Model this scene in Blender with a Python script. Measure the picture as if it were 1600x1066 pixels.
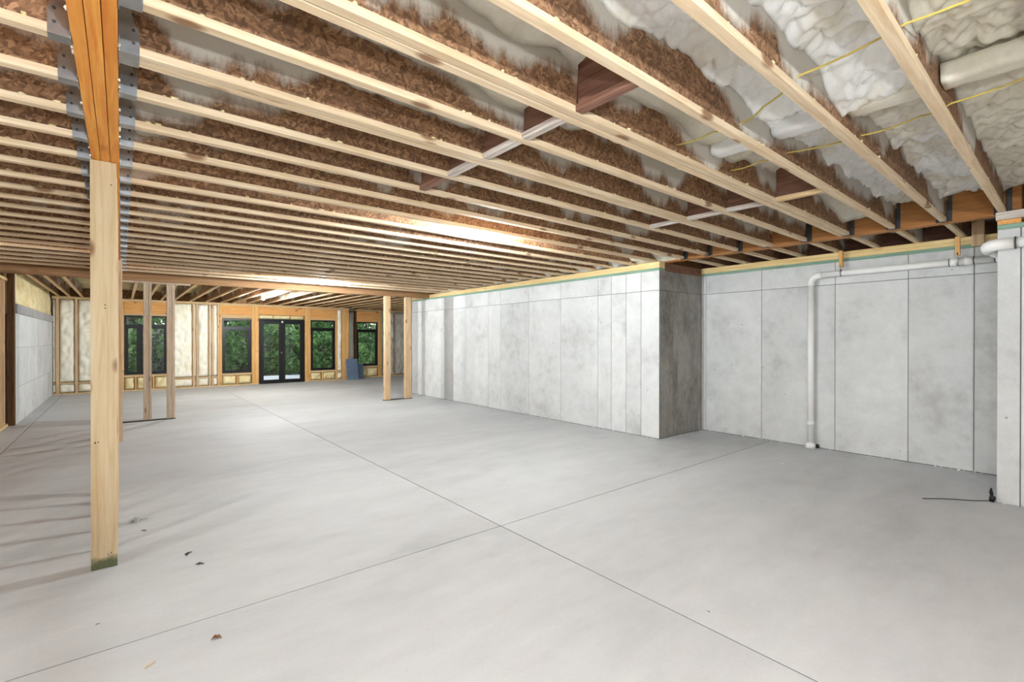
import bpy, math, random
from mathutils import Vector, Matrix, noise
R = random.Random(7)
for o in list(bpy.data.objects): bpy.data.objects.remove(o)
C = bpy.context.scene.collection
scene = bpy.context.scene

# ---------------------------------------------------------------- camera, sky, exposure
cam = bpy.data.cameras.new('camera'); camo = bpy.data.objects.new('camera', cam); C.objects.link(camo)
camo.location = (0, 0, 1.4436); camo.rotation_euler = (math.pi/2 - .0035, 0, -.6863)
cam.sensor_width = 36; cam.lens = 745.2/1600*36; cam.clip_start = .05; cam.clip_end = 300
scene.camera = camo
SKY_STRENGTH = .16
BULB = .8
w = bpy.data.worlds.new('world'); scene.world = w; w.use_nodes = True
nt = w.node_tree; bg = nt.nodes['Background']
sky = nt.nodes.new('ShaderNodeTexSky'); sky.sky_type = 'NISHITA'; sky.sun_disc = False
sky.sun_elevation = math.radians(52); sky.sun_rotation = math.radians(200)
nt.links.new(sky.outputs[0], bg.inputs[0]); bg.inputs[1].default_value = SKY_STRENGTH
sun = bpy.data.lights.new('sun', 'SUN'); sun.energy = 1.3; sun.angle = math.radians(1.5); sun.color = (1, .96, .88)
suno = bpy.data.objects.new('sun', sun); C.objects.link(suno); suno.rotation_euler = (math.radians(-30), math.radians(25), 0)
suno.location = (0, 40, 30)
vs = scene.view_settings
vs.view_transform = 'Standard'; vs.look = 'None'; vs.gamma = 1; vs.use_curve_mapping = False; vs.exposure = 1.15

# ---------------------------------------------------------------- materials
def lin(c): return tuple(((v/255)/12.92 if v/255 <= .04045 else ((v/255+.055)/1.055)**2.4) for v in c)
class NB:
    def __init__(s, name):
        m = bpy.data.materials.new(name); m.use_nodes = True; s.m = m; s.t = m.node_tree
        s.p = s.t.nodes['Principled BSDF']; s.p.inputs['Specular IOR Level'].default_value = .25
        s.co = s.n('ShaderNodeTexCoord').outputs['Object']
        oi = s.n('ShaderNodeObjectInfo'); s.rand = oi.outputs['Random']
        mul = s.n('ShaderNodeMath', operation='MULTIPLY'); s.l(s.rand, mul.inputs[0]); mul.inputs[1].default_value = 37.0
        add = s.n('ShaderNodeVectorMath', operation='ADD'); s.l(s.co, add.inputs[0]); s.l(mul.outputs[0], add.inputs[1])
        s.rco = add.outputs[0]
    def n(s, t, **k):
        x = s.t.nodes.new(t)
        for a, b in k.items(): setattr(x, a, b)
        return x
    def l(s, a, b): s.t.links.new(a, b)
    def map(s, vec, scale=(1, 1, 1), rot=(0, 0, 0)):
        x = s.n('ShaderNodeMapping'); s.l(vec, x.inputs[0]); x.inputs['Scale'].default_value = scale; x.inputs['Rotation'].default_value = rot
        return x.outputs[0]
    def noise(s, vec, scale, detail=4, rough=.55, dist=0):
        x = s.n('ShaderNodeTexNoise'); s.l(vec, x.inputs['Vector']); x.inputs['Scale'].default_value = scale
        x.inputs['Detail'].default_value = detail; x.inputs['Roughness'].default_value = rough; x.inputs['Distortion'].default_value = dist
        return x.outputs['Fac']
    def vor(s, vec, scale, out='Color', feature='F1'):
        x = s.n('ShaderNodeTexVoronoi', feature=feature); s.l(vec, x.inputs['Vector']); x.inputs['Scale'].default_value = scale
        return x.outputs[out]
    def ramp(s, fac, stops):
        x = s.n('ShaderNodeValToRGB'); e = x.color_ramp.elements
        while len(e) < len(stops): e.new(.5)
        for el, (p, c) in zip(e, stops): el.position = p; el.color = (*c, 1) if not isinstance(c, float) else (c, c, c, 1)
        s.l(fac, x.inputs[0]); return x.outputs[0]
    def mix(s, fac, a, b, mode='MIX'):
        x = s.n('ShaderNodeMix', data_type='RGBA', blend_type=mode)
        for v, i in ((fac, 0), (a, 6), (b, 7)):
            if hasattr(v, 'is_linked'): s.l(v, x.inputs[i])
            else: x.inputs[i].default_value = (*v, 1) if isinstance(v, tuple) else v
        return x.outputs[2]
    def math(s, op, a, b=0.0, clamp=False):
        x = s.n('ShaderNodeMath', operation=op, use_clamp=clamp)
        for v, i in ((a, 0), (b, 1)):
            if hasattr(v, 'is_linked'): s.l(v, x.inputs[i])
            else: x.inputs[i].default_value = v
        return x.outputs[0]
    def vary(s, col, amt):
        f = s.math('MULTIPLY_ADD', s.rand, 2*amt); f.node.inputs[2].default_value = 1-amt
        return s.mix(1.0, col, f, 'MULTIPLY')
    def out(s, col, rough=.8, bump=None, strength=.2, dist=.01):
        if hasattr(col, 'is_linked'): s.l(col, s.p.inputs['Base Color'])
        else: s.p.inputs['Base Color'].default_value = (*col, 1)
        s.p.inputs['Roughness'].default_value = rough
        if bump is not None:
            b = s.n('ShaderNodeBump'); b.inputs['Strength'].default_value = strength; b.inputs['Distance'].default_value = dist
            s.l(bump, b.inputs['Height']); s.l(b.outputs[0], s.p.inputs['Normal'])
        return s.m

def wood(name, light, dark, axis, knots=.5, rough=.75, grain=1.0, vary=.08, stain=None, ink=None):
    b = NB(name)
    sc = [26*grain]*3; sc[axis] = 1.3*grain
    g = b.noise(b.map(b.rco, tuple(sc)), 1.6, 5, .6, .6)
    col = b.ramp(g, [(.30, lin(dark)), (.62, lin(light))])
    big = b.noise(b.rco, 2.2, 2)
    col = b.mix(b.ramp(big, [(.35, 0.0), (.75, .35)]), col, lin(dark))
    if knots:
        ks = [5.5]*3; ks[axis] = 2.6
        d = b.vor(b.map(b.rco, tuple(ks)), 1.0, 'Distance')
        sel = b.ramp(d, [(.10, 1.0), (.19, 0.0)])
        col = b.mix(b.math('MULTIPLY', sel, knots), col, lin((int(dark[0]*.6), int(dark[1]*.45), int(dark[2]*.34))))
    col = b.vary(col, vary)
    if stain:
        sep = b.n('ShaderNodeSeparateXYZ'); b.l(b.co, sep.inputs[0])
        h = b.math('ADD', sep.outputs[2], b.math('MULTIPLY', b.noise(b.co, 18, 3), -.09))
        col = b.mix(b.ramp(h, [(.0, .9), (.04, 0.0)]), col, lin(stain))
    return b.out(col, rough, g, .18, .004)

def concrete(name, c1, c2, c3, scale=1.0, pits=.5, rough=.85, streak=None, spec=.25, vary=.03, grainy=.5):
    b = NB(name)
    v = b.rco if not streak else b.map(b.rco, streak)
    n1 = b.noise(v, .9*scale, 6, .62, .4); n2 = b.noise(v, 5*scale, 6, .65); n3 = b.noise(b.rco, 60, 3, .7)
    f = b.math('ADD', b.math('MULTIPLY', n1, .62), b.math('MULTIPLY', n2, .38))
    col = b.ramp(f, [(.33, lin(c3)), (.47, lin(c2)), (.62, lin(c1))])
    col = b.mix(grainy, col, b.ramp(n3, [(.3, (.80, .80, .80)), (.6, (1.0, 1.0, 1.0))]), 'MULTIPLY')
    if pits:
        d = b.vor(b.rco, 7, 'Distance'); nn = b.noise(b.rco, 1.7, 2)
        s = b.math('MULTIPLY', b.ramp(d, [(.05, 1.0), (.08, 0.0)]), b.ramp(nn, [(.5, 0.0), (.6, 1.0)]))
        col = b.mix(b.math('MULTIPLY', s, pits), col, (.06, .058, .055))
    col = b.vary(col, vary)
    b.p.inputs['Specular IOR Level'].default_value = spec
    return b.out(col, rough, b.math('ADD', n2, n3), .12, .006)

def osb(name, cols, spray=0.0, scale=1.0, rot=(0, 0, 0)):
    b = NB(name)
    wob = b.n('ShaderNodeVectorMath', operation='ADD'); b.l(b.rco, wob.inputs[0])
    nz = b.n('ShaderNodeTexNoise'); b.l(b.rco, nz.inputs[0]); nz.inputs['Scale'].default_value = 9
    ms = b.n('ShaderNodeVectorMath', operation='SCALE'); b.l(nz.outputs['Color'], ms.inputs[0]); ms.inputs['Scale'].default_value = .06
    b.l(ms.outputs[0], wob.inputs[1]); v = wob.outputs[0]
    def strands(r, sc):
        c = b.vor(b.map(b.map(v, (1, 1, 1), r), sc), scale); s = b.n('ShaderNodeSeparateColor'); b.l(c, s.inputs[0]); return s.outputs[0], s.outputs[1]
    a, a2 = strands((0, .5, 0), (78, 30, 26)); c, c2 = strands((0, -.75, 0), (80, 30, 25)); e, e2 = strands((0, 1.45, 0), (84, 30, 28))
    pick = b.ramp(a2, [(.45, 0.0), (.46, 1.0)]); f = b.mix(pick, a, c)
    pick2 = b.ramp(c2, [(.6, 0.0), (.61, 1.0)]); f = b.mix(pick2, f, e)
    n = len(cols); col = b.ramp(f, [(.12+.8*i/(n-1), lin(x)) for i, x in enumerate(cols)])
    dk = b.noise(b.rco, 3.2, 4); col = b.mix(.75, col, b.ramp(dk, [(.3, (.72, .69, .67)), (.62, (1.0, 1.0, 1.0))]), 'MULTIPLY')
    if spray:
        sep = b.n('ShaderNodeSeparateXYZ'); b.l(b.co, sep.inputs[0])
        h = b.math('ADD', sep.outputs[2], b.math('MULTIPLY', b.noise(b.map(b.rco, (1, 1, .3)), 7.5, 6, .75), .26))
        h = b.math('ADD', h, b.math('MULTIPLY', b.noise(b.map(b.rco, (1, 1, .2)), 1.3, 2), .85))
        s = b.ramp(h, [(.69, 0.0), (.76, spray)])
        col = b.mix(s, col, lin((214, 208, 196)))
    col = b.vary(col, .08)
    return b.out(col, .7, f, .25, .004)

def plain(name, c, rough=.5, metal=0.0, var=.05, sc=8.0, spec=.4):
    b = NB(name); n = b.noise(b.rco, sc, 4)
    col = b.mix(b.ramp(n, [(.3, 0.0), (.7, 1.0)]), lin(tuple(int(v*(1-var)) for v in c)), lin(tuple(min(255, int(v*(1+var))) for v in c)))
    b.p.inputs['Metallic'].default_value = metal; b.p.inputs['Specular IOR Level'].default_value = spec
    return b.out(col, rough, n, .05, .003)

def foam_mat(name, c1, c2, white=0.0):
    b = NB(name); n = b.noise(b.rco, 3.0, 4, .6, .5); n2 = b.noise(b.rco, 30, 4, .65)
    col = b.ramp(n, [(.33, lin(c2)), (.62, lin(c1))])
    if white:
        col = b.mix(b.ramp(b.noise(b.rco, 1.3, 3), [(.42, 0.0), (.5, white)]), col, lin((252, 252, 249)))
    col = b.mix(.35, col, b.ramp(n2, [(.35, (.84, .82, .77)), (.6, (1.0, 1.0, 1.0))]), 'MULTIPLY')
    return b.out(col, .6, n2, .25, .008)

M = {}
M['floor'] = concrete('floor_concrete', (199, 200, 201), (190, 191, 192), (177, 178, 179), .8, 0, .62, (.55, 1.3, 1), .18, .012, .22)
M['joint'] = plain('joint_dark', (36, 34, 33), .9)
M['wall'] = concrete('wall_concrete', (222, 223, 222), (210, 211, 210), (186, 186, 185), 1.3, .6, .85, None, .2, .035, .3)
M['wall_dirty'] = concrete('wall_concrete_shaded', (176, 172, 166), (150, 146, 140), (116, 112, 106), 2.2, .7, .85, (1.4, 1.4, .8), .2, .05, .5)  # mottled concrete with the return face's shade put into its colour
M['wall_damp_shade'] = concrete('wall_concrete_damp_shade', (180, 179, 177), (168, 167, 165), (150, 149, 147), 1.2, .3, .85, None, .2, .02, .3)
M['seam'] = plain('seam_dark', (104, 101, 97), .9)
M['flange'] = wood('flange_pine', (236, 214, 182), (206, 176, 138), 0, .8, vary=.07)
M['flange_y'] = wood('flange_pine_y', (236, 206, 164), (208, 172, 126), 1, .3, vary=.07)
M['web'] = osb('web_strand_board', [(114, 84, 62), (140, 104, 77), (154, 115, 85), (182, 140, 104), (126, 94, 70)], .95)
M['web_clean'] = osb('web_strand_board_clean', [(120, 88, 65), (148, 110, 82), (166, 125, 92), (194, 152, 114), (134, 100, 74)], .7)
M['subfloor'] = osb('subfloor_board', [(130, 92, 60), (170, 126, 84), (196, 154, 108)], 0)
M['beam'] = wood('beam_veneer', (242, 172, 84), (214, 128, 52), 1, .25, grain=.8, vary=.05)
M['lvl_x'] = wood('header_veneer', (164, 126, 90), (130, 96, 64), 0, .2, vary=.05)
M['lvl_y'] = wood('flush_header_veneer', (196, 140, 86), (162, 106, 58), 1, .2, vary=.05)
M['post'] = wood('post_pine', (208, 189, 156), (188, 161, 122), 2, .85, vary=.04, stain=(72, 84, 58))
M['stud'] = wood('stud_pine', (224, 196, 158), (190, 156, 118), 2, .6, vary=.08)
M['stud_grey'] = wood('stud_weathered', (202, 182, 158), (162, 140, 118), 2, .7, vary=.06)
M['stud_orange'] = wood('stud_fir', (232, 186, 122), (204, 150, 88), 2, .5, vary=.05)
M['plank_x'] = wood('plank_fir_x', (236, 180, 112), (208, 142, 78), 0, .8, vary=.05)
M['plate_y'] = wood('plate_pine_y', (240, 216, 162), (220, 186, 124), 1, .3, vary=.03)
M['plate_x'] = wood('plate_pine_x', (222, 194, 150), (190, 156, 112), 0, .3, vary=.04)
M['treated'] = wood('treated_plate', (150, 178, 158), (112, 146, 128), 1, .2, vary=.03)
M['dark_wood'] = wood('dark_stained_block', (148, 108, 90), (108, 74, 60), 1, .2)
M['white_wood'] = wood('overspray_block', (222, 214, 206), (170, 150, 136), 1, .2)
M['dark_post'] = wood('shaded_fir_post', (124, 92, 64), (84, 60, 42), 2, .3)  # fir darkened in colour for the shadow on the corner post
M['foam'] = foam_mat('spray_foam', (242, 237, 222), (228, 221, 200), .0)
M['foam_white'] = foam_mat('spray_foam_fresh', (244, 240, 228), (234, 228, 210), 1.0)
M['foam_wall'] = foam_mat('spray_foam_wall', (254, 250, 236), (248, 240, 216))
M['foam_yellow'] = foam_mat('spray_foam_aged', (246, 232, 186), (226, 202, 142))
M['foam_grey'] = foam_mat('spray_foam_grey', (214, 210, 200), (190, 186, 174))
M['steel'] = plain('galvanized_steel', (176, 180, 184), .38, 1.0, .08, 14)
M['black'] = plain('black_paint', (11, 11, 13), .4)
M['pvc'] = plain('white_pvc', (244, 243, 240), .3, 0, .015)
M['pvc_dark'] = plain('grey_rubber', (70, 70, 70), .6)
M['cable'] = plain('yellow_sheath', (206, 184, 92), .5)
M['board'] = plain('blue_grey_board', (104, 122, 146), .7, 0, .08)
M['porcelain'] = plain('porcelain', (236, 234, 228), .35, 0, .01)
M['white'] = plain('white_plastic', (240, 240, 238), .4, 0, .01)
M['leaf_litter'] = plain('dry_leaf', (122, 82, 50), .8, 0, .2)
M['dark_litter'] = plain('dark_litter', (62, 54, 48), .8, 0, .2)
M['patio'] = concrete('patio_concrete', (226, 225, 222), (214, 213, 210), (204, 203, 200), 1, 0, .8)
M['soil'] = plain('forest_soil', (92, 82, 58), .95, 0, .3, 3)
M['bark'] = wood('bark', (128, 112, 96), (84, 70, 58), 2, .3, .9)
M['exterior'] = plain('house_wrap', (150, 150, 148), .8)
def leaf(name, c1, c2):
    b = NB(name); geo = b.n('ShaderNodeNewGeometry')
    col = b.ramp(geo.outputs['Random Per Island'], [(0, lin(c1)), (1, lin(c2))])
    m = b.out(col, .55)
    tr = b.n('ShaderNodeBsdfTranslucent'); b.l(col, tr.inputs[0]); mx = b.n('ShaderNodeMixShader'); mx.inputs[0].default_value = .35
    b.l(b.p.outputs[0], mx.inputs[1]); b.l(tr.outputs[0], mx.inputs[2]); b.l(mx.outputs[0], b.t.nodes['Material Output'].inputs[0]); return m
M['leaf_a'] = leaf('leaf_mid', (40, 76, 50), (112, 146, 100)); M['leaf_b'] = leaf('leaf_bright', (64, 112, 50), (158, 192, 110)); M['leaf_c'] = leaf('leaf_dark', (28, 56, 44), (80, 112, 88))
b = NB('window_glass'); tr = b.n('ShaderNodeBsdfTransparent'); tr.inputs[0].default_value = (.93, .96, .95, 1); gl = b.n('ShaderNodeBsdfGlossy'); gl.inputs['Roughness'].default_value = .02
fr = b.n('ShaderNodeFresnel'); fr.inputs[0].default_value = 1.5; mx = b.n('ShaderNodeMixShader'); b.l(fr.outputs[0], mx.inputs[0]); b.l(tr.outputs[0], mx.inputs[1]); b.l(gl.outputs[0], mx.inputs[2])
b.l(mx.outputs[0], b.t.nodes['Material Output'].inputs[0]); M['glass'] = b.m
b = NB('clear_plastic'); b.p.inputs['Transmission Weight'].default_value = .8; M['plastic'] = b.out((.9, .92, .93), .15)
def emit(name, c, s):
    b = NB(name); b.p.inputs['Emission Color'].default_value = (*c, 1); b.p.inputs['Emission Strength'].default_value = s; return b.out((.9, .9, .9), .4)

# ---------------------------------------------------------------- mesh helpers
class MB:
    def __init__(s): s.v = []; s.f = []; s.sm = set()
    def quad8(s, p):   # 8 corners: bottom ring then top ring
        n = len(s.v); s.v += [tuple(q) for q in p]
        s.f += [(n+3, n+2, n+1, n), (n+4, n+5, n+6, n+7)] + [(n+i, n+(i+1) % 4, n+4+(i+1) % 4, n+4+i) for i in range(4)]; return s
    def box(s, x0, x1, y0, y1, z0, z1):
        return s.quad8([(x0, y0, z0), (x1, y0, z0), (x1, y1, z0), (x0, y1, z0), (x0, y0, z1), (x1, y0, z1), (x1, y1, z1), (x0, y1, z1)])
    def bbox(s, x0, x1, y0, y1, z0, z1, b=.003):   # box with bevelled edges, 24 verts
        n = len(s.v); cx, cy, cz = (x0+x1)/2, (y0+y1)/2, (z0+z1)/2; h = ((x1-x0)/2, (y1-y0)/2, (z1-z0)/2); idx = {}
        for sx in (-1, 1):
            for sy in (-1, 1):
                for sz in (-1, 1):
                    for a in range(3):
                        e = [h[0]-b, h[1]-b, h[2]-b]; e[a] = h[a]
                        idx[(sx, sy, sz, a)] = len(s.v); s.v.append((cx+sx*e[0], cy+sy*e[1], cz+sz*e[2]))
        g = lambda k, a: idx[(*k, a)]
        for a in range(3):
            u, w_ = [(1, 2), (2, 0), (0, 1)][a]
            for sg in (-1, 1):
                ring = []
                for su, sw in ((-1, -1), (1, -1), (1, 1), (-1, 1)):
                    k = [0, 0, 0]; k[a] = sg; k[u] = su; k[w_] = sw; ring.append(g(k, a))
                s.f.append(tuple(ring if sg > 0 else ring[::-1]))
        for a in range(3):
            u, w_ = [(1, 2), (2, 0), (0, 1)][a]
            for su in (-1, 1):
                for sw in (-1, 1):
                    k0 = [0, 0, 0]; k1 = [0, 0, 0]; k0[a] = -1; k1[a] = 1
                    for k in (k0, k1): k[u] = su; k[w_] = sw
                    q = [g(k0, u), g(k1, u), g(k1, w_), g(k0, w_)]
                    s.f.append(tuple(q if su*sw > 0 else q[::-1]))
        for sx in (-1, 1):
            for sy in (-1, 1):
                for sz in (-1, 1):
                    q = [g((sx, sy, sz), a) for a in range(3)]; s.f.append(tuple(q if sx*sy*sz > 0 else q[::-1]))
        return s
    def tube(s, pts, r, seg=14, cap=True):
        pts = [Vector(p) for p in pts]; rs = r if isinstance(r, (list, tuple)) else [r]*len(pts); n = len(s.v); up = None
        for i, p in enumerate(pts):
            d = (pts[min(i+1, len(pts)-1)]-pts[max(i-1, 0)]).normalized()
            if up is None: up = d.orthogonal().normalized()
            up = (up-d*up.dot(d)); up = up.normalized() if up.length > 1e-6 else d.orthogonal().normalized(); sd = d.cross(up)
            for k in range(seg):
                a = 2*math.pi*k/seg; s.v.append(tuple(p+(up*math.cos(a)+sd*math.sin(a))*rs[i]))
        for i in range(len(pts)-1):
            for k in range(seg):
                s.sm.add(len(s.f)); s.f.append((n+i*seg+k, n+i*seg+(k+1) % seg, n+(i+1)*seg+(k+1) % seg, n+(i+1)*seg+k))
        if cap: s.f.append(tuple(n+k for k in range(seg))[::-1]); s.f.append(tuple(n+(len(pts)-1)*seg+k for k in range(seg)))
        return s
    def ball(s, c, rx, ry, rz, n=10, m=7, jit=0.0, rnd=R):
        b0 = len(s.v)
        for i in range(m+1):
            t = math.pi*i/m
            for k in range(n):
                a = 2*math.pi*k/n; q = 1+rnd.uniform(-jit, jit) if jit else 1
                s.v.append((c[0]+rx*q*math.sin(t)*math.cos(a), c[1]+ry*q*math.sin(t)*math.sin(a), c[2]+rz*q*math.cos(t)))
        for i in range(m):
            for k in range(n): s.sm.add(len(s.f)); s.f.append((b0+i*n+k, b0+(i+1)*n+k, b0+(i+1)*n+(k+1) % n, b0+i*n+(k+1) % n))
        return s
    def mesh(s, name, mat):
        me = bpy.data.meshes.new(name); me.from_pydata(s.v, [], s.f); me.materials.append(M[mat] if isinstance(mat, str) else mat)
        if s.sm:
            fl = [i in s.sm for i in range(len(s.f))]; me.polygons.foreach_set('use_smooth', fl)
        me.update(); return me
    def obj(s, name, mat, parent=None, loc=(0, 0, 0), rz=0.0):
        return link(name, s.mesh(name, mat), parent, loc, rz)
def link(name, me, parent=None, loc=(0, 0, 0), rz=0.0):
    o = bpy.data.objects.new(name, me); C.objects.link(o); o.location = loc; o.rotation_euler[2] = rz
    if parent is not None: o.parent = parent
    return o
def tag(o, label, cat, group=None, kind=None):
    o['label'] = label; o['category'] = cat
    if group: o['group'] = group
    if kind: o['kind'] = kind
    return o
def empty(name, label, cat, loc=(0, 0, 0), rz=0.0, group=None):
    return tag(link(name, None, None, loc, rz), label, cat, group)
def struct(o, label): o['kind'] = 'structure'; o['label'] = label; return o
def box(*a): return MB().box(*a)
def bbox(*a): return MB().bbox(*a)
ORD = ['first', 'second', 'third', 'fourth', 'fifth', 'sixth', 'seventh', 'eighth', 'ninth', 'tenth', 'eleventh', 'twelfth', 'thirteenth', 'fourteenth', 'fifteenth', 'sixteenth', 'seventeenth', 'eighteenth', 'nineteenth', 'twentieth', 'twenty-first', 'twenty-second', 'twenty-third', 'twenty-fourth', 'twenty-fifth', 'twenty-sixth', 'twenty-seventh', 'twenty-eighth', 'twenty-ninth', 'thirtieth']

def billow(x, y, sc, seed):
    d = noise.voronoi(Vector((x*sc+seed*3.7, y*sc+seed*1.3, seed*.71)))[0][0]
    return math.sqrt(max(0.0, 1-(d/.75)**2))
def heightfield(u0, u1, v0, v1, res, fn, pos, name, mat, parent):
    """closed slab of lumpy foam: fn(u, v) is its thickness, pos(u, v, t) puts a point in space"""
    nu = max(2, int((u1-u0)/res)); nv = max(2, int((v1-v0)/res)); vs_ = []; fs = []
    for i in range(nu+1):
        for j in range(nv+1):
            u = u0+(u1-u0)*i/nu; v = v0+(v1-v0)*j/nv; vs_.append(pos(u, v, fn(u, v)))
    st = nv+1
    for i in range(nu):
        for j in range(nv): fs.append((i*st+j, i*st+j+1, (i+1)*st+j+1, (i+1)*st+j))
    ns = len(fs)
    rim = [(i, 0) for i in range(nu+1)] + [(nu, j) for j in range(1, nv+1)] + [(i, nv) for i in range(nu-1, -1, -1)] + [(0, j) for j in range(nv-1, 0, -1)]
    b0 = len(vs_)
    for i, j in rim: vs_.append(pos(u0+(u1-u0)*i/nu, v0+(v1-v0)*j/nv, 0.0))
    for k in range(len(rim)):
        a = rim[k]; c = rim[(k+1) % len(rim)]; fs.append((a[0]*st+a[1], c[0]*st+c[1], b0+(k+1) % len(rim), b0+k))
    me = bpy.data.meshes.new(name); me.from_pydata(vs_, [], fs); me.materials.append(M[mat])
    me.polygons.foreach_set('use_smooth', [i < ns for i in range(len(fs))]); me.update()
    return link(name, me, parent)

# ---------------------------------------------------------------- dimensions
XW, XR = 6.0, 7.16           # long wall, recess wall
YC, YN = 3.975, .546         # return face, near corner
JZ, JH, FW, FH = 2.566, .362, .049, .034   # joist underside, depth, flange width and height
ZT = JZ+JH
SK = .010                    # the joists run slightly askew
YF = 17.0                    # window wall
Y4_ = 17.4
HY = 10.60                   # far header

# ---------------------------------------------------------------- setting: floor, walls, ceiling
fl = struct(box(-4.4, 9.2, -4.2, 17.7, -.12, -.0035).obj('floor', 'joint'), 'smooth light grey concrete floor with dark saw cuts')
XS = [-4.3, -1.18, 2.268, 9.2]; YS = [-4.2, 2.906, 5.72, 11.4, 17.7]
for i in range(3):
    for j in range(4):
        gx = .004; gy = .0028 if j in (0, 1) else .001
        y0 = YS[j]+(.004 if j == 1 else .0008); y1 = YS[j+1]-(.004 if j == 0 else .0008)
        bbox(XS[i]+gx, XS[i+1]-gx, y0, y1, -.09, 0, .0012).obj('slab', 'floor', fl)

def wall_panels(core, seams, zseams, make, mats=None, gap=.006):
    for i in range(len(seams)-1):
        for j in range(len(zseams)-1):
            mat = (mats or {}).get(i, 'wall')
            make(min(seams[i], seams[i+1])+gap/2, max(seams[i], seams[i+1])-gap/2, zseams[j]+(gap/2 if j else 0), zseams[j+1]-(gap/2 if j < len(zseams)-2 else 0)).obj('concrete_panel', mat, core)
wm = struct(box(XW+.006, XW+.2, YC+.006, 11.54, 0, 2.438).obj('wall_right', 'seam'), 'long pale concrete foundation wall with dark vertical form seams')
wall_panels(wm, [YC, 4.287, 4.561, 4.846, 5.121, 5.97, 6.825, 7.697, 8.115, 8.962, 9.497, 9.897, 10.702, 11.54], [.007, 2.155, 2.44],
            lambda a, b_, z0, z1: bbox(XW, XW+.02, a, b_, z0, z1, .002), {10: 'wall_damp_shade'})
wr = struct(box(XW+.006, XR+.2, YC+.006, YC+.2, 0, 2.438).obj('wall_return', 'seam'), 'short mottled concrete return face with painted-in shade between long wall and recess')
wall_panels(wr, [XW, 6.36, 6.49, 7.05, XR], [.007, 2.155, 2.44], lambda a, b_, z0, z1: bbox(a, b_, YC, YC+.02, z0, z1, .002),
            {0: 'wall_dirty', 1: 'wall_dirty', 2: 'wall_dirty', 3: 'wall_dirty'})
wc = struct(box(XR+.006, XR+.2, YN-.2, YC+.006, 0, 2.438).obj('wall_recess', 'seam'), 'pale concrete recess wall with white drain pipe on it')
wall_panels(wc, [YN, .826, 1.387, 2.13, 3.047, 3.896, YC], [.007, 2.155, 2.44], lambda a, b_, z0, z1: bbox(XR, XR+.02, a, b_, z0, z1, .002))
wn = struct(box(XW+.006, XR+.2, -4.2, YN-.006, 0, 2.408).obj('wall_near_right', 'seam'), 'concrete wall corner at the right edge of the view')
for a, b_ in ((-4.2, -1.2), (-1.2, .40), (.403, YN)):
    bbox(XW, XW+.02, a+.002, b_-.002, 0, 2.41, .003).obj('concrete_panel', 'wall', wn)
bbox(XW+.02, XR, YN-.02, YN, 0, 2.41, .003).obj('concrete_panel', 'wall', wn)
wl = struct(box(-1.60, -1.386, 11.55, 17.2, 0, 1.88).obj('wall_left', 'seam'), 'pale concrete half wall on the far left with grey ledge and foam above')
wall_panels(wl, [11.55, 12.4, 13.3, 14.2, 15.1, 16.0, 17.2], [0, .62, 1.3, 1.885], lambda a, b_, z0, z1: bbox(-1.40, -1.38, a, b_, z0, z1, .002), None, .004)
bbox(-1.6, -1.352, 11.55, 17.2, 1.885, 2.045, .004).obj('ledge', 'wall_damp_shade', wl)  # grey ledge carries the sill's shadow in its colour
box(-1.6, -1.52, 11.55, 17.2, 2.045, ZT).obj('rim_board', 'subfloor', wl)
def tfoam(seed, base, amp, sc, su=1.0, sv=1.0):
    return lambda u, v: base+amp*billow(u*su, v*sv, sc, seed)+amp*.5*noise.noise(Vector((u*9*su, v*9*sv, seed)))
heightfield(11.66, 17.0, 2.05, ZT-.02, .05, tfoam(3, .07, .05, 9, 1, .35), lambda u, v, t: (-1.52+t, u, v), 'foam_panel', 'foam_yellow', wl)
wx = struct(box(-4.4, -4.2, -4.2, 11.55, 0, ZT).obj('wall_far_left', 'wall'), 'outer concrete wall beyond the left stud wall')
struct(box(-4.2, -1.6, 11.55, 11.75, 0, ZT).obj('wall_left_end', 'wall'), 'concrete wall closing the left side room')
struct(box(-4.4, 7.4, -4.4, -4.2, 0, ZT).obj('wall_back', 'wall'), 'concrete wall behind the viewpoint')
struct(box(6.2, 9.2, 11.40, 11.54, 0, ZT).obj('wall_far_return', 'wall'), 'concrete return wall at far end of the long wall')
struct(box(9.0, 9.2, 11.54, 17.6, 0, ZT).obj('wall_far_right', 'wall'), 'far right end wall of the window bay')
ce = struct(box(-4.4, 9.2, -4.4, 17.9, ZT, ZT+.02).obj('ceiling', 'subfloor'), 'strand board subfloor above the joists')
# sill plates on the foundation walls
def sill(name, x0, x1, y0, y1, label, z0=2.44, upper='plate_y', green='treated'):
    o = struct(link(name, None), label)
    bbox(x0, x1, y0, y1, z0, z0+.04, .002).obj('treated_plate', green, o)
    h = (JZ-z0-.04-.002)/2
    bbox(x0+.004, x1, y0, y1, z0+.041, z0+.041+h, .002).obj('top_plate', upper, o)
    bbox(x0+.002, x1, y0, y1, z0+.042+h, z0+.042+2*h, .002).obj('top_plate', upper, o)
sill('trim_1', XW-.004, XW+.14, YC, 11.54, 'green treated sill and yellow plates on the long wall')
sill('trim_2', XR-.004, XR+.14, YN, YC, 'green treated sill and yellow plates on the recess wall')
o = struct(link('trim_3', None), 'dark plates on top of the return face')
bbox(XW+.14, XR, YC-.004, YC+.14, 2.44, 2.50, .002).obj('plate', 'dark_wood', o); bbox(XW+.14, XR, YC+.01, YC+.14, 2.502, 2.564, .002).obj('plate', 'dark_wood', o)
o = struct(link('trim_4', None), 'green treated sill with orange block on the near right wall')
bbox(XW-.004, XW+.14, -4.2, YN, 2.41, 2.452, .002).obj('treated_plate', 'treated', o)
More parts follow.
